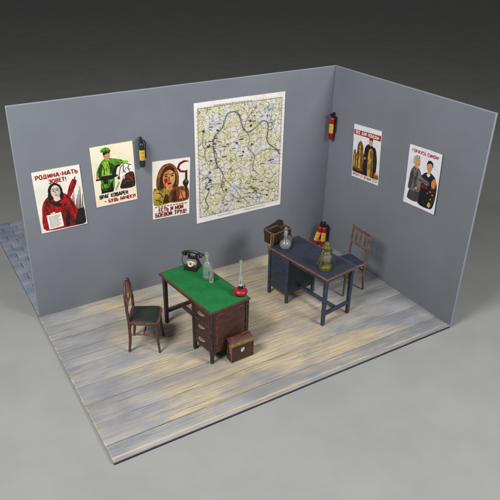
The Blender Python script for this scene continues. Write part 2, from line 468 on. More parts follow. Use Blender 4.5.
s.line(dred, [(.39, .575), (.425, .582), (.46, .575)], .008); s.line(dgrey, [(.425, .655), (.412, .615), (.436, .61)], .005)
s.poly(white, [(.17, .04), (.49, .05), (.47, .29), (.16, .28)])
for k in range(9): s.line(grey, [(.2, .07+.022*k), (.2+.24*(1 if k % 3 else .8), .074+.022*k)], .006)
s.blob(skin, .3, .295, .05, .022, 10, .1)
s.poly(black, [(.74, .03), (.97, .03), (.97, .22), (.88, .3), (.8, .2)]); s.poly(black, [(.52, .05), (.62, .05), (.66, .2), (.6, .26)]); s.poly(black, [(.26, .5), (.36, .48), (.5, .42), (.44, .38), (.32, .44)])
s.poly(dred, [(.1, .3), (.16, .3), (.2, .44), (.26, .56), (.16, .48)]); s.poly(dred, [(.72, .56), (.76, .56), (.88, .72), (.85, .77), (.78, .68)])
for q in ([(.2, .5), (.26, .4), (.28, .3)], [(.7, .48), (.74, .34), (.8, .18)], [(.6, .3), (.66, .2), (.68, .06)], [(.34, .52), (.42, .46), (.56, .5)], [(.84, .3), (.82, .18), (.86, .06)]): s.line(dbrown, curve(q, 4), .012)
for q in ([(.14, .44), (.2, .36), (.2, .3)], [(.62, .54), (.72, .44), (.78, .3)]): s.line(black, curve(q, 4), .009)
s.text(red, 'РОДИНА-МАТЬ', .06, .875, .88, .062); s.text(red, 'ЗОВЕТ!', .32, .785, .36, .058)
s.build('poster', PAPER, (-4.088, -.001, 1.573), ROT_L, R(1), 'white poster with a figure in red under red lettering, leftmost on the long wall', 'poster', G_POST, lambda u, v: .014*max(0, u-.625)+.012*max(0, .25-v))

# poster 2: figure in green, dark weapon-like bar, pale and dark shape beside
s = Sheet(.545, .785)
s.poly(green, [(.16, .25), (.46, .25), (.5, .44), (.54, .6), (.74, .63), (.72, .72), (.5, .77), (.36, .8), (.22, .74), (.1, .6), (.08, .47), (.17, .44)])
s.poly(lgreen, [(.2, .5), (.4, .5), (.42, .7), (.3, .74), (.2, .64)]); s.poly(dgreen, [(.4, .46), (.5, .46), (.55, .62), (.46, .7), (.42, .58)])
s.poly(dgreen, [(.16, .25), (.46, .25), (.45, .3), (.17, .3)]); s.poly(black, [(.15, .215), (.44, .215), (.46, .255), (.16, .26)])
s.line(lgreen, [(.24, .72), (.44, .5)], .012)
s.blob(skin2, .37, .845, .085, .072, 14); s.poly(skin2, [(.33, .8), (.42, .8), (.42, .75), (.33, .76)])
s.poly(black, [(.29, .9), (.3, .83), (.34, .86), (.44, .87), (.45, .9)]); s.poly(green, [(.24, .9), (.46, .89), (.44, .945), (.36, .965), (.26, .95)])
s.line(dgreen, [(.24, .905), (.47, .9)], .012)
for u in (.365, .42): s.blob(black, u, .853, .014, .006, 8)
s.line(dred, [(.375, .805), (.42, .808)], .005)
s.line(black, [(.06, .46), (.2, .475), (.4, .465), (.58, .48)], [.02, .05, .06, .02]); s.poly(black, [(.22, .46), (.34, .46), (.33, .36), (.24, .37)])
s.blob(skin2, .12, .5, .05, .03, 10, .1)
s.poly(white, [(.58, .4), (.66, .62), (.78, .68), (.93, .62), (.95, .5), (.8, .45)])
s.line(dgrey, [(.6, .44), (.66, .6), (.78, .66), (.92, .61)], .012); s.line(grey, [(.7, .5), (.8, .58), (.9, .54)], .01)
s.blob(lgreen, .75, .68, .1, .028, 12, .15); 
s.poly(dbrown, [(.62, .24), (.97, .24), (.97, .47), (.88, .5), (.76, .47), (.66, .36)]); s.poly(black, [(.66, .25), (.9, .25), (.9, .36), (.76, .4)])
s.blob(lgrey, .72, .42, .035, .03, 9, .15); s.blob(brown, .6, .43, .035, .03, 9, .15); s.line(lgrey, [(.5, .23), (.6, .36)], .02)
s.poly(black, [(.44, .46), (.52, .46), (.58, .6), (.66, .64), (.6, .66), (.5, .6)]); s.poly(dgreen, [(.12, .5), (.18, .48), (.22, .6), (.24, .72), (.16, .64)]); s.poly(black, [(.3, .26), (.44, .26), (.45, .4), (.38, .36)])
for q in ([(.24, .7), (.28, .6), (.26, .52)], [(.4, .74), (.42, .64), (.4, .52)], [(.2, .4), (.22, .32), (.2, .27)], [(.36, .42), (.38, .34), (.36, .28)], [(.56, .72), (.62, .68), (.7, .67)], [(.12, .6), (.16, .54), (.15, .49)]): s.line(dgreen, curve(q, 4), .01)
for q in ([(.7, .3), (.76, .36), (.86, .34)], [(.78, .44), (.86, .42), (.92, .34)]): s.line(brown, curve(q, 4), .012)
for q in ([(.74, .62), (.72, .54), (.78, .5)], [(.86, .62), (.84, .56), (.88, .5)]): s.line(black, curve(q, 4), .01)
s.text(black, 'ВРАГ КОВАРЕН', .1, .13, .68, .062); s.text(red, '— БУДЬ НАЧЕКУ!', .2, .045, .76, .058)
s.build('poster', PAPER_C, (-3.39, -.001, 1.765), ROT_L, R(.8), 'cream poster of a figure in a green uniform and cap', 'poster', G_POST, lambda u, v: .008*abs(u-.5))

# poster 3: brown-haired head, sickle at right
s = Sheet(.54, .812)
s.poly(brown, [(.13, .5), (.1, .66), (.16, .82), (.28, .92), (.46, .94), (.6, .88), (.69, .74), (.7, .6), (.66, .5), (.4, .44)])
s.poly(dbrown, [(.2, .52), (.18, .68), (.26, .8), (.3, .66), (.29, .54)]); s.poly(dbrown, [(.55, .52), (.66, .54), (.66, .72), (.58, .8), (.6, .66)])
s.blob(orange, .435, .68, .165, .155, 18); s.poly(skin2, [(.44, .55), (.56, .58), (.6, .7), (.56, .8), (.46, .8)])
s.poly(dbrown, [(.26, .78), (.3, .86), (.46, .9), (.58, .84), (.6, .76), (.46, .83)])
s.poly(red, [(.3, .67), (.38, .7), (.4, .63), (.33, .6)])
for u in (.36, .52): s.blob(dbrown, u, .725, .042, .014, 10); s.line(dbrown, [(u-.06, .75), (u+.05, .765)], .012)
s.line(brown, [(.45, .72), (.43, .64), (.48, .63)], .01); s.blob(dred, .45, .595, .06, .016, 10); s.poly(orange, [(.36, .55), (.52, .55), (.54, .46), (.36, .44)])
s.poly(olive, [(.03, .25), (.44, .25), (.46, .44), (.34, .52), (.2, .5), (.03, .54)]); s.poly(gold, [(.05, .36), (.2, .38), (.3, .46), (.16, .5), (.05, .5)])
s.poly(dbrown, [(.26, .26), (.44, .26), (.42, .4), (.34, .42)])
s.poly(brown, [(.44, .26), (.96, .26), (.96, .46), (.78, .52), (.56, .5), (.46, .44)]); s.poly(dbrown, [(.5, .27), (.62, .27), (.64, .48), (.54, .47)])
s.poly(orange, [(.7, .3), (.88, .3), (.9, .4), (.76, .46)])
pts = [(.96, .935), (.84, .945), (.72, .91), (.67, .84), (.74, .78), (.86, .765), (.93, .78)]
s.line(dred, pts, [.012, .03, .036, .036, .032, .026, .02]); s.line(dbrown, [(.9, .78), (.9, .64), (.91, .34)], [.03, .035, .03])
s.blob(black, .89, .57, .075, .075, 12, .12); s.blob(dgold, .9, .6, .04, .03, 9, .15)
for q in ([(.16, .6), (.2, .76), (.32, .88)], [(.14, .7), (.24, .86), (.4, .91)], [(.64, .56), (.65, .7), (.58, .82)], [(.52, .9), (.6, .84), (.66, .74)]): s.line(orange, curve(q, 4), .006)
for q in ([(.1, .46), (.2, .44), (.28, .36)], [(.08, .34), (.16, .32), (.24, .28)], [(.5, .46), (.6, .36), (.6, .28)], [(.8, .48), (.78, .38), (.84, .28)]): s.line(dbrown, curve(q, 4), .011)
for k in range(11): s.line(dred, [(.06+.08*k, .208+.003*(k % 2)), (.115+.08*k, .21)], .012)
s.text(dred, 'ЕСТЬ И МОЙ', .16, .118, .66, .066); s.text(dred, 'БОЕВОЙ ТРУД!', .07, .03, .84, .068)
s.build('poster', PAPER, (-2.625, -.001, 1.424), ROT_L, R(-2.6), 'poster of a brown-haired head and a sickle, just left of the map', 'poster', G_POST)

# poster 4 (right wall): red banner, shells and worker
s = Sheet(.572, .765)
s.poly(dbrown, [(.03, .1), (.97, .1), (.97, .16), (.7, .2), (.3, .24), (.03, .26)])
for u, w_, h_ in ((.08, .06, .54), (.4, .05, .5), (.28, .11, .72), (.17, .055, .5)):
    s.poly(dgold, [(u-w_, .18), (u+w_, .18), (u+w_, h_-.14), (u+w_*.6, h_-.04), (u, h_), (u-w_*.6, h_-.04), (u-w_, h_-.14)])
    s.poly(gold, [(u-w_*.5, .2), (u+w_*.1, .2), (u+w_*.1, h_-.08), (u-w_*.3, h_-.1)])
    s.line(dbrown, [(u-w_, h_-.15), (u+w_, h_-.15)], .008)
s.poly(black, [(.44, .1), (.54, .1), (.56, .3), (.7, .3), (.72, .12), (.82, .14), (.84, .4), (.82, .6), (.74, .68), (.56, .7), (.46, .62), (.42, .4)])
s.poly(gold, [(.58, .1), (.76, .12), (.76, .5), (.72, .62), (.62, .62), (.57, .45)]); s.poly(dgold, [(.68, .12), (.76, .13), (.76, .5), (.72, .6), (.69, .4)])
s.poly(black, [(.4, .2), (.5, .2), (.5, .5), (.54, .68), (.44, .6)]); s.poly(black, [(.78, .14), (.88, .16), (.9, .44), (.84, .64), (.76, .66), (.78, .4)]); s.poly(dgold, [(.62, .58), (.7, .6), (.72, .5), (.66, .44)]); s.blob(skin2, .65, .745, .065, .068, 12); s.poly(dbrown, [(.59, .77), (.6, .82), (.7, .82), (.715, .76), (.66, .79)])
s.blob(skin2, .46, .42, .03, .025, 8); s.blob(dgold, .9, .15, .09, .06, 12, .1); s.blob(gold, .9, .2, .05, .03, 10, .1)
s.poly(red, [(.015, .815), (.985, .815), (.985, .915), (.015, .905)]); s.text(white, 'ВСЕ ДЛЯ ПОБЕДЫ!', .08, .838, .84, .052)
s.poly(white, [(.015, .02), (.985, .02), (.985, .095), (.015, .095)]); s.text(dred, 'ФРОНТУ ОТ ЖЕНЩИН СССР', .05, .035, .9, .044)
s.build('poster', PAPER_B, (-.001, -.844, 1.732), ROT_R, R(4.2), 'poster with a red banner and golden shells on the right wall', 'poster', G_POST, lambda u, v: .006*max(0, u-.5))

# poster 5 (right wall): two men
s = Sheet(.56, .782)
s.poly(navy, [(.44, .08), (.86, .06), (.95, .2), (.96, .45), (.88, .58), (.74, .64), (.56, .62), (.44, .5)])
s.poly(black, [(.6, .07), (.84, .07), (.86, .3), (.7, .4)])
s.poly(dgrey, [(.1, .1), (.44, .09), (.48, .3), (.44, .36), (.2, .34)]); s.poly(grey, [(.1, .26), (.44, .26), (.5, .4), (.68, .42), (.7, .48), (.5, .52), (.38, .64), (.24, .68), (.12, .58), (.09, .4)])
s.poly(dgrey, [(.24, .3), (.3, .3), (.36, .56), (.3, .6)]); s.line(dgrey, [(.36, .47), (.66, .46)], .016)
s.poly(black, [(.46, .1), (.58, .08), (.6, .3), (.56, .44), (.47, .4)]); s.poly(dgrey, [(.1, .28), (.18, .28), (.2, .46), (.2, .6), (.12, .52)]); s.poly(dbrown, [(.84, .1), (.93, .2), (.94, .4), (.88, .36)]); s.blob(skin2, .29, .745, .095, .082, 14); s.poly(lgrey, [(.16, .72), (.2, .72), (.24, .78), (.36, .81), (.34, .855), (.24, .855), (.16, .8)]); s.poly(skin2, [(.24, .7), (.34, .7), (.34, .64), (.24, .65)])
s.line(dgrey, [(.31, .71), (.36, .715)], .008)
s.blob(skin2, .665, .735, .085, .08, 14); s.poly(black, [(.57, .74), (.6, .82), (.68, .84), (.76, .81), (.77, .73), (.72, .79), (.62, .78)]); s.poly(skin2, [(.62, .68), (.72, .68), (.72, .6), (.62, .61)])
s.line(black, [(.6, .745), (.65, .75)], .006); s.line(dred, [(.62, .695), (.67, .695)], .006)
s.poly(white, [(.6, .6), (.66, .56), (.72, .6), (.68, .62)])
s.poly(orange, [(.8, .42), (.9, .42), (.92, .54), (.84, .57), (.78, .5)]); s.poly(dred, [(.46, .36), (.66, .35), (.68, .4), (.5, .42)])
for u, v_ in ((.7, .3), (.78, .34), (.86, .3), (.82, .22)): s.blob(gold, u, v_, .018, .014, 8)
s.blob(gold, .8, .12, .05, .04, 10, .2); s.blob(skin2, .34, .31, .03, .022, 8)
s.text(red, 'ГОРЖУСЬ СЫНОМ!', .1, .895, .8, .048)
s.build('poster', PAPER_B, (-.001, -1.93, 1.742), ROT_R, R(2.8), 'poster of two men, one grey suited and one dark uniformed, nearest the free edge', 'poster', G_POST, lambda u, v: .030*max(0, u-.625)+.030*max(0, .375-v)+.03*max(0, u-.875))

# map
def mat_map():
    t = NT('topographic_map_print'); v = t.coord()
    big = t.noise(v, 2.6, 4, .6); mid = t.noise(v, 7, 5, .6); fi = t.noise(v, 26, 4, .65)
    col = t.ramp(big, [(.34, lin(200, 206, 228)), (.43, lin(234, 230, 222)), (.52, lin(222, 220, 176)), (.6, lin(234, 226, 212)), (.7, lin(214, 208, 226))])
    col = t.mix(t.math('MULTIPLY', t.mask(mid, .5, .62), .45), col, lin(194, 202, 138))
    col = t.mix(t.math('MULTIPLY', t.mask(fi, .53, .62), .42), col, lin(142, 160, 96))
    col = t.mix(t.math('MULTIPLY', t.mask(t.noise(t.coord(loc=(3, 1, 0)), 16, 3), .56, .66), .5), col, lin(224, 196, 166))
    def contours(src, k, wd, c, amt):
        nonlocal col
        f = t.math('FRACT', t.math('MULTIPLY', src, k)); d = t.math('ABSOLUTE', t.math('SUBTRACT', f, .5))
        col = t.mix(t.math('MULTIPLY', t.math('SUBTRACT', 1.0, t.mask(d, 0.0, wd)), amt), col, c)
    contours(t.noise(t.coord(loc=(1, 2, 0)), 7.5, 3, .5), 19, .17, lin(92, 80, 70), .6)
    contours(t.noise(t.coord(loc=(7, 4, 0)), 13, 2, .5), 12, .14, lin(58, 78, 134), .6)
    vo = t.new('ShaderNodeTexVoronoi', feature='DISTANCE_TO_EDGE'); vo.inputs['Scale'].default_value = 10
    w = t.new('ShaderNodeVectorMath', operation='ADD'); t.l.new(v, w.inputs[0])
    nz = t.new('ShaderNodeTexNoise'); nz.inputs['Scale'].default_value = 5; sc2 = t.new('ShaderNodeVectorMath', operation='SCALE'); sc2.inputs['Scale'].default_value = .16
    t.l.new(v, nz.inputs['Vector']); t.l.new(nz.outputs['Color'], sc2.inputs[0]); t.l.new(sc2.outputs[0], w.inputs[1]); t.l.new(w.outputs[0], vo.inputs['Vector'])
    col = t.mix(t.math('MULTIPLY', t.math('SUBTRACT', 1.0, t.mask(vo.outputs['Distance'], .012, .035)), .7), col, lin(70, 62, 48))
    # place-name specks
    v3 = t.new('ShaderNodeTexVoronoi'); v3.inputs['Scale'].default_value = 1; t.l.new(t.coord((17, 38, 1)), v3.inputs['Vector'])
    col = t.mix(t.math('MULTIPLY', t.math('SUBTRACT', 1.0, t.mask(v3.outputs['Distance'], .16, .26)), .8), col, lin(44, 42, 40))
    return t.out(col, .55, 0, .3)
MAPM, MAP_PAPER = mat_map(), paper_mat('map_margin_paper', lin(232, 229, 230), lin(222, 214, 202))
mapgrey = ink('map_grey', (128, 122, 116)); mapblue, mapline = ink('river_blue', (52, 72, 118)), ink('map_line', (58, 54, 48))
s = Sheet(1.41, 1.706)
a0, a1, b0, b1 = .036, .966, .05, .955
s.poly(MAPM, [(a0, b0), (a1, b0), (a1, b1), (a0, b1)])
for k in range(1, 8): u = a0+(a1-a0)*k/8; s.line(mapline, [(u, b0), (u, b1)], .0018)
for k in range(1, 10): q = b0+(b1-b0)*k/10; s.line(mapline, [(a0, q), (a1, q)], .0018)
for q in ([(a0, b0), (a1, b0)], [(a0, b1), (a1, b1)], [(a0, b0), (a0, b1)], [(a1, b0), (a1, b1)]): s.line(mapline, q, .006)
for k in range(28):
    u = a0+(a1-a0)*k/28
    for q in (b0-.012, b1+.012): s.line(mapgrey, [(u, q), (u+.3*(a1-a0)/28, q)], .004)
    q = b0+(b1-b0)*k/28
    for u in (a0-.014, a1+.014): s.line(mapgrey, [(u, q), (u, q+.3*(b1-b0)/28)], .004)
# the big river: traced from the photograph
riv = curve([(.24, .46), (.215, .53), (.2, .6), (.19, .67), (.22, .73), (.29, .78), (.32, .84), (.35, .885), (.42, .895), (.47, .87), (.5, .8), (.53, .74), (.59, .71), (.67, .745), (.74, .785), (.8, .765), (.81, .7), (.8, .62), (.84, .57), (.91, .53), (.955, .48)])
s.line(mapblue, riv, [.009+.007*abs(math.sin(i*.31)) for i in range(len(riv))])
s.line(ink('river_light', (130, 152, 184)), riv, .004)
rv2 = curve([(.2, .62), (.23, .56), (.225, .5), (.27, .43), (.3, .38), (.28, .3), (.31, .22), (.3, .13)]); s.line(mapblue, rv2, .005)
rv3 = curve([(.06, .37), (.12, .39), (.15, .36), (.1, .31), (.14, .27), (.1, .2), (.13, .13), (.08, .09)]); s.line(mapblue, rv3, .009)
rv4 = curve([(.53, .74), (.6, .66), (.58, .58), (.66, .5), (.64, .4), (.72, .32)]); s.line(mapblue, rv4, .005)
for k in range(46):
    u, v_ = rnd.uniform(a0+.04, a1-.08), rnd.uniform(b0+.03, b1-.03)
    s.line(black, [(u, v_), (u+rnd.uniform(.02, .05), v_)], rnd.choice((.007, .009, .011)))
for k in range(16):
    u, v_ = rnd.uniform(a0+.05, a1-.05), rnd.uniform(b0+.05, b1-.05); s.blob(mapline, u, v_, .011, .009, 8, .35)
for k in range(9):
    u, v_ = rnd.uniform(.1, .85), rnd.uniform(.1, .85); q = [(u, v_)]
    d = rnd.uniform(0, 6.28)
    for i in range(6):
        d += rnd.uniform(-.5, .5); q.append((min(.95, max(.05, q[-1][0]+.05*math.cos(d))), min(.94, max(.07, q[-1][1]+.045*math.sin(d)))))
    s.line(dbrown, q, .005)
s.line(mapline, [(.2, .965), (.62, .965)], .005); s.line(mapline, [(.24, .03), (.42, .03)], .005); s.line(mapline, [(.55, .03), (.8, .03)], .005)
s.build('wall_map', MAP_PAPER, (-1.558, -.001, 1.673), ROT_L, R(.1), 'large topographic map with a blue river hanging beside the corner', 'map', None, lambda u, v: .006*abs(u-.5))

# ------------------------------------------------------------------ furniture
def wood(name, c1, c2, wear, stretch, wa=.7):
    return paint(name, c1, c2, 7, .45, wear, wa, .2, stretch, .011, 0, .45, gain=5.5)
M_brown = wood('dark_red_brown_wood', lin(80, 46, 38), lin(56, 31, 27), lin(160, 122, 102), (1, 1, 4), .85)
M_brown_d = wood('drawer_brown_wood', lin(68, 39, 33), lin(50, 28, 25), lin(164, 132, 112), (1, 4, 1), .9)
M_dark = wood('blackened_leg_wood', lin(50, 36, 33), lin(34, 26, 25), lin(140, 116, 100), (1, 1, 4), .75)
t = NT('green_baize'); v = t.coord(); n1 = t.noise(v, 3.2, 5, .6); n2 = t.noise(v, 22, 4, .65); n3 = t.noise(v, 260, 2, .5)
c = t.mix(t.mask(n1, .35, .7), lin(34, 108, 60), lin(26, 94, 50)); c = t.mix(t.math('MULTIPLY', t.mask(n2, .52, .72), .3), c, lin(66, 124, 84)); c = t.mix(t.math('MULTIPLY', t.mask(n3, .5, .7), .25), c, lin(16, 70, 36))
t.bump(n3, .25, .002); M_baize = t.out(c, .92, 0, .12)
M_blue = wood('dark_blue_painted_wood', lin(46, 54, 70), lin(36, 42, 54), lin(92, 102, 124), (1, 1, 3), .65)
M_bluetop = wood('dark_blue_desk_top', lin(44, 52, 68), lin(36, 42, 55), lin(78, 86, 104), (3, 1, 1), .4)
M_blueleg = wood('slate_blue_leg_wood', lin(52, 59, 80), lin(40, 46, 62), lin(118, 126, 154), (1, 1, 3), .6)
M_rim = wood('worn_brown_desk_edge', lin(112, 78, 62), lin(78, 54, 46), lin(176, 136, 110), (6, 1, 1), .8)
M_rim_d = wood('brown_desk_edge', lin(88, 54, 40), lin(64, 40, 32), lin(134, 98, 72), (6, 1, 1), .7)
M_steel = paint('bright_steel', lin(205, 203, 198), lin(170, 168, 164), 30, .35, metal=.85)

def desk(loc, rz, label, m):
    """local: length along y, pedestal at -y, drawers facing -x"""
    d = empty('desk', loc, rz, label, 'desk', 'office desks')
    hx, hy, Z = .285, .56, .72
    b = MB(); b.box((0, 0, Z-.0125), (2*hx, 2*hy, .025), bevel=.005); top = b.build('desktop', m['rim'], d)
    b = MB(); b.box((0, 0, Z+.0005), (2*hx-.035, 2*hy-.035, .004), bevel=.0015); b.build('writing_surface', m['top'], top)
    b = MB()
    b.box((0, hy-.06, Z-.06), (2*hx-.12, .022, .05), bevel=.003); b.box((hx-.05, .16, Z-.06), (.022, .66, .05), bevel=.003); b.box((-hx+.05, .16, Z-.06), (.022, .66, .05), bevel=.003)
    b.build('apron', m['leg'], d)
    py0, py1 = -hy+.03, -hy+.385      # pedestal extent in y
    px0, px1 = -hx+.035, hx-.035
    zb = .125; zt = Z-.026
    for x in (px0, px1):
        for y in (py0, py1):
            b = MB(); b.box((x, y, zt/2), (.046, .046, zt), bevel=.004, taper=.8); b.build('leg', m['leg'], d)
    b = MB()
    yc = (py0+py1)/2; h = zt-zb
    b.box((0, py0, zb+h/2), (px1-px0-.05, .022, h-.004), bevel=.003)
    b.box((0, py0-.004, zb+h/2), (px1-px0-.13, .022, h-.09), bevel=.004)
    b.box((0, py1, zb+h/2), (px1-px0-.05, .022, h-.004), bevel=.003)
    b.box((px1, yc, zb+h/2), (.022, py1-py0-.05, h-.004), bevel=.003)
    b.box((px1+.004, yc, zb+h/2), (.022, py1-py0-.12, h-.08), bevel=.004)
    b.box((0, yc, zb+.012), (px1-px0-.03, py1-py0-.03, .02), bevel=.003)
    b.box((px0+.012, yc, zb+h/2), (.012, py1-py0-.05, h-.006), bevel=.002)
    b.build('pedestal', m['side'], d)
    dh = (h-.03)/3
    for k in range(3):
        z = zb+.014+dh*(k+.5)
        b = MB(); b.box((px0-.004, yc, z), (.026, py1-py0-.056, dh-.014), bevel=.005); dr = b.build('drawer', m['drawer'], d)
        b = MB(); zz = z+.02; x = px0-.017
        b.tube([(x, yc-.05, zz), (x-.016, yc-.045, zz-.002), (x-.021, yc, zz-.004), (x-.016, yc+.045, zz-.002), (x, yc+.05, zz)], .0075, 8)
        b.box((x, yc, zz), (.004, .12, .022), bevel=.001)
        b.build('handle', M_steel, dr)
    ly = hy-.06
    for x in (-hx+.05, hx-.05):
        b = MB(); b.box((x, ly, zt/2), (.05, .05, zt), bevel=.005, taper=.82); b.build('leg', m['leg'], d)
    b = MB(); b.box((0, ly, .17), (2*hx-.145, .034, .046), bevel=.004); b.build('crossbar', m['leg'], d)
    b = MB(); b.box((0, (ly+py1)/2+.003, .17), (.05, ly-py1-.045, .028), bevel=.004); b.build('stretcher', m['leg'], d)
    return d
desk((-2.868, -1.373, 0), R(7.4), 'dark brown desk with a green baize top and three drawers', dict(rim=M_rim_d, top=M_baize, leg=M_dark, side=M_brown, drawer=M_brown_d))
desk((-1.29, -1.425, 0), R(8.6+180), 'dark blue painted desk with a worn brown edge near the corner', dict(rim=M_rim, top=M_bluetop, leg=M_blueleg, side=M_blue, drawer=M_blue))

M_ch1 = wood('chair_red_brown_wood', lin(90, 58, 48), lin(62, 40, 35), lin(168, 130, 108), (1, 1, 4), .8)
M_ch2 = wood('chair_worn_tan_wood', lin(104, 86, 72), lin(74, 60, 52), lin(190, 172, 142), (1, 1, 4), .8)
M_seatg = paint('dark_green_leatherette', lin(34, 46, 38), lin(26, 34, 29), 12, .5, None, 0, .3)
M_seatb = paint('dark_blue_leatherette', lin(40, 52, 76), lin(32, 40, 58), 12, .55, None, 0, .3)
def rounded(hx, hy, r, front=1.0, n=6):
    pts = []
    for cx, cy, a0_ in ((hx-r, hy*front-r, 0), (-hx+r, hy-r, PI/2), (-hx+r, -hy+r, PI), (hx-r, -hy*front+r, -PI/2)):
        for k in range(n+1):
            a = a0_+PI/2*k/n; pts.append((cx+r*math.cos(a), cy+r*math.sin(a)))
    return pts
def arc(pts, n=8): 
    out = []
    P = [Vector(p) for p in pts]; P = [P[0]*2-P[1]]+P+[P[-1]*2-P[-2]]
    for i in range(1, len(P)-2):
        for k in range(n):
            t_ = k/n; a, b_, c, d = P[i-1:i+3]
            out.append(.5*((2*b_)+(c-a)*t_+(2*a-5*b_+4*c-d)*t_*t_+(3*b_-a-3*c+d)*t_**3))
    return out+[P[-2]]
def chair(loc, rz, label, wd, seat, arched):
    c = empty('chair', loc, rz, label, 'chair', 'wooden chairs at the desks')
    zs = .43
    P = rounded(.19, .185, .07, 1.06)
    b = MB(); b.prism([(x*1.0, y*1.0) for x, y in P], lambda u, v, d: Vector((u, v, d)), zs-.032, zs, bevel=.007); b.build('seat', wd, c)
    st = c.children[0] if c.children else None
    b = MB()
    for k, (f, z) in enumerate(((.86, zs-.004), (.86, zs+.004), (.82, zs+.010), (.6, zs+.014))):
        ring = [b.bm.verts.new((x*f, y*f, z)) for x, y in P]
        if k:
            for i in range(len(P)): b.bm.faces.new([pr[i], pr[(i+1) % len(P)], ring[(i+1) % len(P)], ring[i]])
        pr = ring
    b.bm.faces.new(pr); b.build('seat_pad', seat, st)
    for sy in (-1, 1):
        b = MB(); b.tube([(.15, sy*.155, zs-.03), (.158, sy*.16, .22), (.18, sy*.172, 0)], [.020, .018, .013], 10); b.build('leg', wd, c)
    # rear legs run up into the back
    for sy in (-1, 1):
        if arched: pts = arc([(-.185, sy*.165, 0), (-.165, sy*.158, .2), (-.165, sy*.158, .43), (-.174, sy*.172, .6), (-.186, sy*.158, .76), (-.192, sy*.1, .865), (-.194, sy*.0, .905)], 6)
        else: pts = arc([(-.185, sy*.168, 0), (-.165, sy*.165, .2), (-.165, sy*.168, .43), (-.178, sy*.174, .65), (-.2, sy*.18, .878)], 6)
        n = len(pts)
        b = MB(); b.tube(pts, [(.0145+.004*min(1, i/6)) if i < n*.5 else .0185-.005*(i/n) for i in range(n)], 10); b.build('back_post', wd, c)
    if arched:
        b = MB(); b.tube(arc([(-.174, -.162, .6), (-.178, -.08, .635), (-.179, 0, .645), (-.178, .08, .635), (-.174, .162, .6)], 5), .013, 8); b.build('back_rail', wd, c)
        for y in (-.062, .062):
            b = MB(); b.tube([(-.178, y, .635), (-.184, y*1.1, .75), (-.192, y*.8, .885)], [.0095, .009, .0085], 8); b.build('back_splat', wd, c)
    else:
        for z, x, hh in ((.85, -.197, .045), (.635, -.177, .034)):
            b = MB(); b.box((x, 0, z), (.02, .345, hh), rot=(0, R(-5), 0), bevel=.005); b.build('back_rail', wd, c)
        for y in (-.085, 0, .085):
            b = MB(); b.box((-.187, y, .742), (.013, .034, .185), rot=(0, R(-5), 0), bevel=.003); b.build('back_splat', wd, c)
    b = MB()
    for sy in (-1, 1): b.tube([(-.172, sy*.158, .25), (.158, sy*.158, .25)], .0095, 8)
    b.tube([(.0, -.158, .25), (.0, .158, .25)], .0095, 8)
    b.tube([(.162, -.158, .31), (.162, .158, .31)], .0095, 8); b.tube([(-.168, -.158, .30), (-.168, .158, .30)], .0095, 8)
    b.build('stretcher', wd, c)
    return c
chair((-3.565, -1.205, 0), R(-31), 'red-brown bentwood chair with a dark green seat beside the green desk', M_ch1, M_seatg, True)
chair((-.598, -1.37, 0), R(180), 'worn tan slat-back chair with a blue seat facing the blue desk', M_ch2, M_seatb, False)

# ------------------------------------------------------------------ objects on the desks and floor
ZD = .7226
M_bake = paint('black_bakelite', lin(30, 28, 30), lin(22, 21, 23), 20, .32, lin(84, 80, 80), .5, .1, spec=.5)
M_dial = flat('cream_dial', lin(226, 214, 170), .5)
M_clear = glassmat('clear_glass', (.95, .99, .97, 1), 0.0, .93)
M_clear2 = glassmat('clear_bright_glass', (.98, .98, 1, 1), 0.0, .93)
M_red = paint('red_enamel', lin(158, 18, 28), lin(134, 12, 22), 12, .35, None, 0, .12, spec=.5)
M_redb = paint('glossy_red_lamp_paint', lin(150, 20, 36), lin(128, 14, 28), 12, .4, None, 0, .12, spec=.5)
M_blk = paint('black_metal', lin(28, 28, 30), lin(20, 20, 22), 20, .45, lin(90, 90, 90), .4)
M_yel = flat('yellow_label_paper', lin(226, 178, 66), .55)
M_lab = flat('label_print', lin(128, 66, 30), .6)
M_dgr = paint('dark_green_enamel', lin(18, 54, 46), lin(12, 40, 36), 12, .35, lin(96, 140, 128), .5, .1, spec=.5)
M_oliv = paint('olive_painted_tin', lin(88, 85, 34), lin(68, 66, 26), 14, .42, lin(158, 150, 72), .7, .15, spec=.5)
M_brass = paint('tarnished_brass', lin(120, 110, 96), lin(80, 72, 64), 24, .4, metal=.7)
M_leath = paint('brown_leather', lin(74, 46, 40), lin(56, 35, 32), 16, .5, lin(150, 116, 94), .7, .3)
M_leath_t = paint('top_brown_leather', lin(84, 56, 50), lin(66, 42, 38), 16, .5, lin(150, 112, 96), .6, .3)
M_tan = paint('tan_strap_leather', lin(138, 112, 54), lin(106, 82, 40), 14, .55, lin(182, 154, 88), .6)
M_bagd = paint('dark_bag_leather', lin(56, 38, 30), lin(36, 25, 21), 14, .55, lin(158, 128, 84), .8, .3)
M_bagi = paint('bag_lining', lin(34, 24, 20), lin(24, 18, 16), 14, .8)
M_bagr = paint('red_brown_bag_leather', lin(78, 52, 42), lin(54, 36, 30), 14, .5, lin(170, 138, 96), .8, .3)

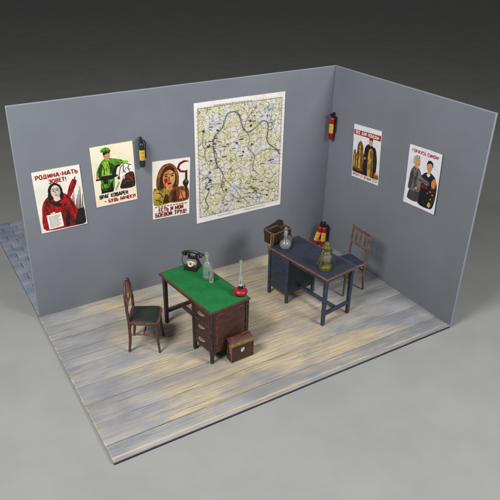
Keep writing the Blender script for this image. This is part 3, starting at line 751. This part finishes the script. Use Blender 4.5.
# telephone
def telephone(loc, rz):
    t = empty('telephone', loc, rz, 'black desk telephone with a cream dial on the green desk', 'telephone')
    # local: dial faces -y
    b = MB()
    prof = [(-.095, 0), (.085, 0), (.085, .03), (.05, .135), (.0, .14), (-.03, .125), (-.09, .028)]
    bb = bmesh.new()
    def ring(sx): return [bb.verts.new((sx*(.088-.026*(z/.14)), y, z)) for y, z in prof]
    A, B = ring(-1), ring(1); bb.faces.new(A[::-1]); bb.faces.new(B)
    for i in range(len(prof)): bb.faces.new([A[i], A[(i+1) % len(prof)], B[(i+1) % len(prof)], B[i]])
    bmesh.ops.recalc_face_normals(bb, faces=bb.faces[:]); bmesh.ops.bevel(bb, geom=bb.edges[:], offset=.009, segments=3, affect='EDGES')
    b._merge(bb, Matrix(), 0); b.box((0, 0, .006), (.176, .19, .012), bevel=.004)
    b.build('phone_body', M_bake, t)
    M = Matrix.Translation((0, -.058, .082)) @ Matrix.Rotation(R(58), 4, 'X')
    b = MB(); b.lathe([(0, .0), (.038, .0), (.038, .008), (.034, .012), (0, .012)], 24, M); dl = b.build('dial', M_dial, t)
    b = MB(); b.lathe([(0, .012), (.017, .012), (.015, .018), (0, .019)], 16, M)
    for k in range(10):
        a = R(-50+k*29); b.lathe([(0, .0125), (.0045, .0125), (.004, .0138), (0, .0138)], 8, M @ Matrix.Translation((.0255*math.cos(a), .0255*math.sin(a), 0)))
    b.build('finger_plate', flat('dial_dark', lin(96, 82, 54), .5), dl)
    b = MB()
    for x in (-.05, .05):
        b.box((x, .02, .155), (.016, .05, .05), bevel=.004)
        for y in (-.012, .052): b.box((x, y, .185), (.014, .012, .03), bevel=.003)
    b.box((0, .02, .137), (.11, .045, .022), bevel=.005)
    b.build('cradle', M_bake, t)
    hs = MB(); z = .2
    hs.tube(arc([(-.095, .02, z-.004), (-.06, .02, z+.01), (0, .02, z+.015), (.06, .02, z+.01), (.095, .02, z-.004)], 5), .019, 10)
    for s_ in (-1, 1):
        M = Matrix.Translation((s_*.104, .02, z-.004)) @ Matrix.Rotation(R(180+s_*-24), 4, 'Y')
        hs.lathe([(0, -.016), (.018, -.016), (.022, -.005), (.034, .012), (.038, .028), (.033, .033), (0, .033)], 18, M)
    hs.build('handset', M_bake, t)
    b = MB(); b.tube(arc([(-.115, .02, z-.03), (-.135, .0, .13), (-.138, .0, .07), (-.128, .02, .012), (-.09, .05, .012)], 6), .0045, 6); b.build('cord', M_bake, t)
telephone((-2.79, -.935, ZD), R(-48))

def lathe_thing(name, loc, prof, mat_, label, cat, group=None, n=28):
    b = MB(); b.lathe(prof, n); o = b.build(name, mat_); o.location = loc; return tag(o, label, cat, group)
# tall glass bottle + tumbler on the green desk
b = empty('glass_bottle', (-2.745, -1.25, ZD), 0, 'clear glass bottle with a stopper on the green desk', 'bottle')
m = MB(); m.lathe([(0, .002), (.05, .002), (.058, .01), (.058, .175), (.054, .205), (.03, .232), (.019, .25), (.018, .295), (.024, .3), (.024, .308), (.0145, .308), (.0135, .25), (.024, .228), (.048, .2), (.052, .17), (.052, .022), (.046, .016), (0, .016)], 28); m.build('bottle_body', M_clear, b)
m = MB(); m.lathe([(0, .29), (.012, .29), (.0135, .31), (.02, .318), (.024, .335), (.017, .352), (0, .356)], 16); m.build('stopper', M_clear, b)
tumb = [(0, .001), (.028, .001), (.031, .006), (.036, .128), (.034, .131), (.0325, .128), (.0275, .02), (0, .018)]
lathe_thing('drinking_glass', (-2.745, -1.355, ZD), tumb, M_clear2, 'small clear glass tumbler in front of the bottle on the green desk', 'glass', 'drinking glasses', 14)

# kerosene lamp
k = empty('kerosene_lamp', (-2.583, -1.775, ZD), 0, 'red kerosene table lamp with a tall glass chimney on the green desk', 'lamp')
m = MB(); m.lathe([(0, 0), (.05, 0), (.06, .006), (.078, .022), (.084, .042), (.078, .062), (.058, .076), (.03, .082), (0, .083)], 32); m.build('oil_font', M_redb, k)
m = MB(); m.lathe([(0, .08), (.026, .08), (.029, .086), (.027, .1), (.021, .105), (.024, .112), (.024, .124), (0, .126)], 20); m.tube([(.022, 0, .105), (.05, -.01, .105)], .0035, 6); m.lathe([(0, 0), (.011, 0), (.011, .005), (0, .005)], 12, Matrix.Translation((.05, -.01, .105)) @ Matrix.Rotation(R(90), 4, 'Y')); m.build('burner_collar', paint('dark_bronze', lin(54, 30, 34), lin(38, 24, 28), 20, .4, metal=.3), k)
m = MB(); m.lathe([(0, .124), (.022, .124), (.025, .132), (.024, .15), (0, .152)], 20); m.build('burner', flat('pale_burner_enamel', lin(214, 206, 206), .4), k)
m = MB(); m.lathe([(.024, .15), (.025, .165), (.033, .2), (.030, .235), (.019, .268), (.0165, .3), (.0165, .46), (.0145, .46), (.0145, .3), (.017, .268), (.028, .235), (.031, .2), (.023, .165), (.022, .15)], 24); m.build('lamp_chimney', M_clear, k)
m = MB(); m.box((0, 0, .165), (.014, .004, .035), bevel=.001); m.build('wick', M_blk, k)

# briefcase on the floor
bc = empty('briefcase', (-2.703, -2.045, 0), R(2.0), 'closed brown leather briefcase with a tan strap standing against the green desk', 'briefcase')
m = MB(); P = [(0, .004), (.115, .004), (.11, .27), (.09, .292), (.012, .262), (0, .247)]
m.prism(P, lambda u, v, d: Vector((d, u, v)), -.152, .152, bevel=.007); body = m.build('case_body', M_leath, bc)
m = MB(); m.prism([(-.004, .25), (.009, .268), (.088, .299), (.104, .294), (.088, .293), (.012, .262), (0, .247)], lambda u, v, d: Vector((d, u, v)), -.156, .156); m.build('flap', M_leath_t, bc)
m = MB()
m.box((0, -.007, .248), (.314, .012, .034), rot=(R(-12), 0, 0), bevel=.003); m.box((-.156, .022, .222), (.008, .045, .055), bevel=.002); m.box((-.157, .016, .175), (.006, .03, .09), bevel=.002)
m.build('strap', M_tan, bc)
m = MB(); m.tube(arc([(.03, .07, .288), (.035, .074, .306), (.08, .078, .314), (.125, .074, .306), (.13, .07, .288)], 5), .008, 8); m.build('handle', M_leath, bc)
m = MB(); m.prism([(-.02, .166), (.022, .172), (.024, .142), (.01, .13), (-.004, .118), (-.022, .122)], lambda u, v, d: Vector((u, d, v)), -.0045, -.0005); m.prism([(-.004, .158), (.01, .16), (.008, .146), (-.002, .142)], lambda u, v, d: Vector((u, d, v)), -.0065, -.004, mi=1); m.build('emblem', [flat('emblem_white', lin(222, 216, 208), .5), flat('emblem_grey', lin(150, 140, 134), .5)], bc)
M_seam = paint('worn_leather_seam', lin(148, 108, 92), lin(112, 76, 66), 20, .5)
for x in (-.1525, .1525):
    m = MB(); m.box((x, .0, .125), (.005, .012, .24), bevel=.001); m.build('seam', M_seam, bc)

# open leather bag on the blue desk
bg = empty('open_bag', (-1.39, -.825, ZD), R(9), 'open brown leather bag with tan rims on the blue desk end', 'bag')
def crumple(m, amp=.012, cuts=3):
    bmesh.ops.subdivide_edges(m.bm, edges=[e for e in m.bm.edges if e.calc_length() > .05], cuts=cuts, use_grid_fill=True)
    for v in m.bm.verts:
        k = min(1, max(0, v.co.z/.06))
        v.co += k*amp*noise.noise_vector(v.co*9+Vector((3, 1, 2)))
    return m
def openbox(m, x0, x1, y0, y1, z0, z1, th, mi_in=1, flare=0):
    m.box(((x0+x1)/2, y0, (z0+z1)/2), (x1-x0, th, z1-z0), bevel=.004, rot=(R(flare), 0, 0)); m.box(((x0+x1)/2, y1, (z0+z1)/2), (x1-x0, th, z1-z0), bevel=.004, rot=(R(-flare), 0, 0))
    m.box((x0, (y0+y1)/2, (z0+z1)/2), (th, y1-y0, z1-z0-.006), bevel=.004); m.box((x1, (y0+y1)/2, (z0+z1)/2), (th, y1-y0, z1-z0-.006), bevel=.004)
    m.box(((x0+x1)/2, (y0+y1)/2, z0+.006), (x1-x0-.004, y1-y0-.004, .012), bevel=.002)
m = MB(); openbox(m, -.21, .03, -.08, .09, .001, .175, .012, flare=3); crumple(m); m.build('main_compartment', M_bagd, bg)
m = MB(); openbox(m, .04, .165, -.045, .085, .001, .15, .012); crumple(m); m.build('side_compartment', M_bagr, bg)
m = MB(); m.prism([(-.2, .1), (.165, .1), (.17, .2), (.1, .228), (.02, .215), (-.1, .195), (-.2, .185)], lambda u, v, d: Vector((u, d+(v-.1)*.25, v)), .105, .114, bevel=.003); crumple(m); m.build('lid_flap', M_bagi, bg)
M_rimt = paint('pale_tan_leather_rim', lin(112, 92, 64), lin(76, 60, 42), 18, .55, lin(176, 152, 110), .6)
m = MB()
m.box((-.21, .005, .178), (.016, .185, .008), bevel=.003); m.box((-.09, .098, .179), (.24, .012, .01), bevel=.003); m.box((.103, -.045, .152), (.13, .014, .006), bevel=.002)
m.box((-.09, -.084, .177), (.24, .013, .006), bevel=.002); m.box((-.214, -.084, .088), (.012, .012, .17), bevel=.003)
crumple(m); m.build('rim', M_rimt, bg)
m = MB(); m.tube(arc([(-.219, -.055, .165), (-.226, -.06, .09), (-.242, -.07, .02), (-.262, -.075, -.03), (-.264, -.06, -.09), (-.262, -.03, -.07)], 5), .013, 8, flat=.45); m.build('strap', M_tan, bg)
for x in (-.14, -.04):
    m = MB(); m.box((x, -.0875, .1), (.024, .006, .13), bevel=.002); m.build('buckle_strap', M_leath, bg)

# carafe and tumbler on the blue desk
c = empty('glass_carafe', (-1.475, -1.07, ZD), 0, 'round-bellied clear glass carafe with stopper on the blue desk', 'carafe')
m = MB(); m.lathe([(0, .001), (.045, .001), (.065, .014), (.078, .045), (.078, .075), (.064, .105), (.036, .128), (.023, .145), (.021, .2), (.03, .212), (.03, .22), (.016, .22), (.016, .15), (.032, .122), (.058, .1), (.071, .074), (.071, .048), (.058, .02), (0, .012)], 30); m.build('carafe_body', M_clear2, c)
m = MB(); m.lathe([(0, .205), (.013, .205), (.016, .228), (.024, .236), (.026, .25), (.018, .262), (.02, .275), (.02, .3), (.014, .312), (0, .314)], 16); m.build('stopper', M_clear2, c)
lathe_thing('drinking_glass', (-1.375, -1.02, ZD), tumb, M_clear2, 'small clear glass tumbler behind the carafe on the blue desk', 'glass', 'drinking glasses', 14)

# hurricane lantern
l = empty('hurricane_lantern', (-1.345, -1.785, ZD), R(10), 'olive green hurricane lantern with a glass globe on the blue desk', 'lantern')
l.scale = (1.12, 1.12, 1.07)
m = MB(); m.lathe([(0, 0), (.07, 0), (.074, .006), (.072, .05), (.066, .06), (.05, .068), (.036, .072), (.034, .09), (.044, .096), (.044, .104), (0, .106)], 32); m.build('oil_tank', M_oliv, l)
m = MB(); m.lathe([(.036, .104), (.05, .125), (.058, .155), (.056, .185), (.044, .21), (.038, .22), (.035, .22), (.041, .208), (.053, .184), (.055, .155), (.047, .127), (.033, .104)], 28); m.build('glass_globe', M_clear2, l)
m = MB(); m.lathe([(0, .106), (.016, .106), (.018, .125), (.012, .135), (0, .136)], 16); m.box((0, 0, .145), (.016, .004, .03), bevel=.001); m.build('burner', M_brass, l)
m = MB(); m.lathe([(0, .219), (.05, .219), (.054, .226), (.05, .236), (.036, .246), (.034, .275), (.05, .284), (.053, .293), (.046, .31), (.036, .33), (.03, .35), (.018, .362), (0, .366)], 30); m.build('chimney_cap', M_oliv, l)
for s_ in (-1, 1):
    m = MB(); m.tube(arc([(s_*.058, 0, .05), (s_*.082, 0, .09), (s_*.086, 0, .17), (s_*.08, 0, .235), (s_*.052, 0, .262), (s_*.034, 0, .262)], 6), .0088, 10); m.build('side_tube', M_oliv, l)
m = MB(); m.tube(arc([(-.078, .0, .225), (-.1, .012, .16), (-.098, .05, .07), (0, .09, .05), (.098, .05, .07), (.1, .012, .16), (.078, 0, .225)], 7), .0028, 6)
for z in (.135, .175):
    m.tube([(.062*math.cos(2*PI*q/24), .062*math.sin(2*PI*q/24), z) for q in range(24)], .0022, 6, closed=True)
m.build('wire_guard', M_oliv, l)
m = MB(); m.lathe([(0, 0), (.012, 0), (.012, .008), (0, .009)], 12, Matrix.Translation((.045, -.045, .058))); m.build('filler_cap', M_brass, l)

# fire extinguishers
def extinguisher(M, label, m, wall=False):
    e = bpy.data.objects.new('fire_extinguisher', None); COL.objects.link(e); e.matrix_world = M; e.empty_display_size = .1
    tag(e, label, 'extinguisher', 'fire extinguishers')
    r = .041
    b = MB(); b.lathe([(0, 0), (r*.8, 0), (r, .012), (r, .305), (r*.94, .328), (r*.7, .345), (r*.4, .352), (0, .353)], 24); body = b.build('cylinder', m, e)
    b = MB(); z0, z1 = .105, .255; rr = r+.0012; N = 18   # label wrapped on the front (-y)
    A = [R(-155+i*130/N) for i in range(N+1)]
    lo = [b.bm.verts.new((rr*math.cos(a), rr*math.sin(a), z0)) for a in A]; hi = [b.bm.verts.new((rr*math.cos(a), rr*math.sin(a), z1)) for a in A]
    for i in range(N): b.bm.faces.new([lo[i], lo[i+1], hi[i+1], hi[i]])
    for z, i0, i1 in ((.215, 4, 14), (.2, 3, 12), (.16, 5, 14), (.145, 5, 12), (.12, 4, 13)):
        rq = rr+.0006
        p = [b.bm.verts.new((rq*math.cos(A[i]), rq*math.sin(A[i]), z)) for i in range(i0, i1+1)]; q = [b.bm.verts.new((rq*math.cos(A[i]), rq*math.sin(A[i]), z+.006)) for i in range(i0, i1+1)]
        for i in range(len(p)-1): f = b.bm.faces.new([p[i], p[i+1], q[i+1], q[i]]); f.material_index = 1
    b.build('paper_label', [M_yel, M_lab], body)
    b = MB(); b.lathe([(0, .348), (.024, .348), (.027, .356), (.026, .372), (.03, .376), (.03, .388), (.016, .392), (0, .393)], 18)
    b.box((.0, -.012, .404), (.034, .115, .016), rot=(R(10), 0, 0), bevel=.004); b.box((.0, -.02, .384), (.026, .08, .012), rot=(R(-6), 0, 0), bevel=.003)
    b.box((0, .025, .39), (.03, .036, .03), bevel=.004)
    b.build('valve_head', M_blk, e)
    b = MB(); b.tube(arc([(.02, 0, .366), (.046, .012, .368), (.06, .014, .32), (.056, .014, .2), (.052, .012, .12)], 6), [.008]*19+[.009]*6, 8); b.build('hose', M_blk, e)
    if wall:
        b = MB(); b.box((0, r+.012, .2), (.045, .012, .3), bevel=.002)
        for z in (.06, .255): b.tube([((r+.003)*math.cos(2*PI*q/24), (r+.003)*math.sin(2*PI*q/24), z) for q in range(24)], .0035, 6, closed=True)
        b.build('wall_bracket', M_blk, e)
    return e
TM = Matrix.Translation
extinguisher(TM((-3.03, -.064, 1.825)) @ Matrix.Rotation(R(-12), 4, 'Z') @ Matrix.Scale(.9, 4), 'dark green fire extinguisher with a yellow label hanging on the long wall', M_dgr, True)
extinguisher(TM((-.062, -.108, 1.755)) @ Matrix.Rotation(R(-90), 4, 'Z') @ Matrix.Rotation(R(22), 4, 'Z') @ Matrix.Scale(.94, 4), 'red fire extinguisher hanging on the right wall in the corner', M_red, True)
extinguisher(TM((-.125, -.20, .003)) @ Matrix.Rotation(R(-30), 4, 'Z') @ Matrix.Rotation(R(2), 4, 'Y'), 'upright red fire extinguisher standing on the corner floor behind the lantern', M_red)
extinguisher(TM((-.235, -.12, .015)) @ Matrix.Rotation(R(-30), 4, 'Z') @ Matrix.Rotation(R(15), 4, 'Y'), 'tilted red fire extinguisher leaning on its upright neighbour in the corner', M_red)

# ------------------------------------------------------------------ light, world, camera
w = bpy.data.worlds.new('World'); sc.world = w; w.use_nodes = True
w.node_tree.nodes['Background'].inputs[0].default_value = (1, .98, .95, 1); w.node_tree.nodes['Background'].inputs[1].default_value = .09
def lamp(name, loc, tgt, power, size, color):
    d = bpy.data.lights.new(name, 'AREA'); d.energy = power; d.shape = 'DISK'; d.size = size; d.color = color
    o = bpy.data.objects.new(name, d); COL.objects.link(o); o.location = loc
    o.rotation_euler = (Vector(tgt)-Vector(loc)).to_track_quat('-Z', 'Y').to_euler()
lamp('desk_lamp_light', (-8.6, -3.7, 7.9), (-2.4, -1.2, .6), 990, 3.2, (1, .97, .93))
lamp('copy_stand_light', (.6, -8.2, 6.2), (-2.2, -1.4, .8), 590, 2.9, (1, .98, .95))

P = [-5.6675, -6.9576, 4.5579]; az, pit, roll, f = .5536, .4947, .0226, 606.82
fw = Vector((math.sin(az)*math.cos(pit), math.cos(az)*math.cos(pit), -math.sin(pit)))
r = fw.cross(Vector((0, 0, 1))).normalized(); u = r.cross(fw)
r2 = r*math.cos(roll)+u*math.sin(roll); u2 = -r*math.sin(roll)+u*math.cos(roll)
cd = bpy.data.cameras.new('camera'); cd.sensor_width = 36; cd.sensor_fit = 'HORIZONTAL'; cd.lens = f/500*36; cd.shift_y = .002; cd.clip_end = 600; cd.clip_start = .05
co = bpy.data.objects.new('camera', cd); COL.objects.link(co)
co.matrix_world = Matrix(((r2.x, u2.x, -fw.x, P[0]), (r2.y, u2.y, -fw.y, P[1]), (r2.z, u2.z, -fw.z, P[2]), (0, 0, 0, 1)))
sc.camera = co
cd.dof.use_dof = True; cd.dof.focus_distance = (Vector((-2.1, -1.35, .7))-Vector(P)).dot(fw); cd.dof.aperture_fstop = 1.9
sc.view_settings.view_transform = 'Standard'; sc.view_settings.look = 'None'; sc.view_settings.exposure = 0
sc.cycles.use_denoising = True
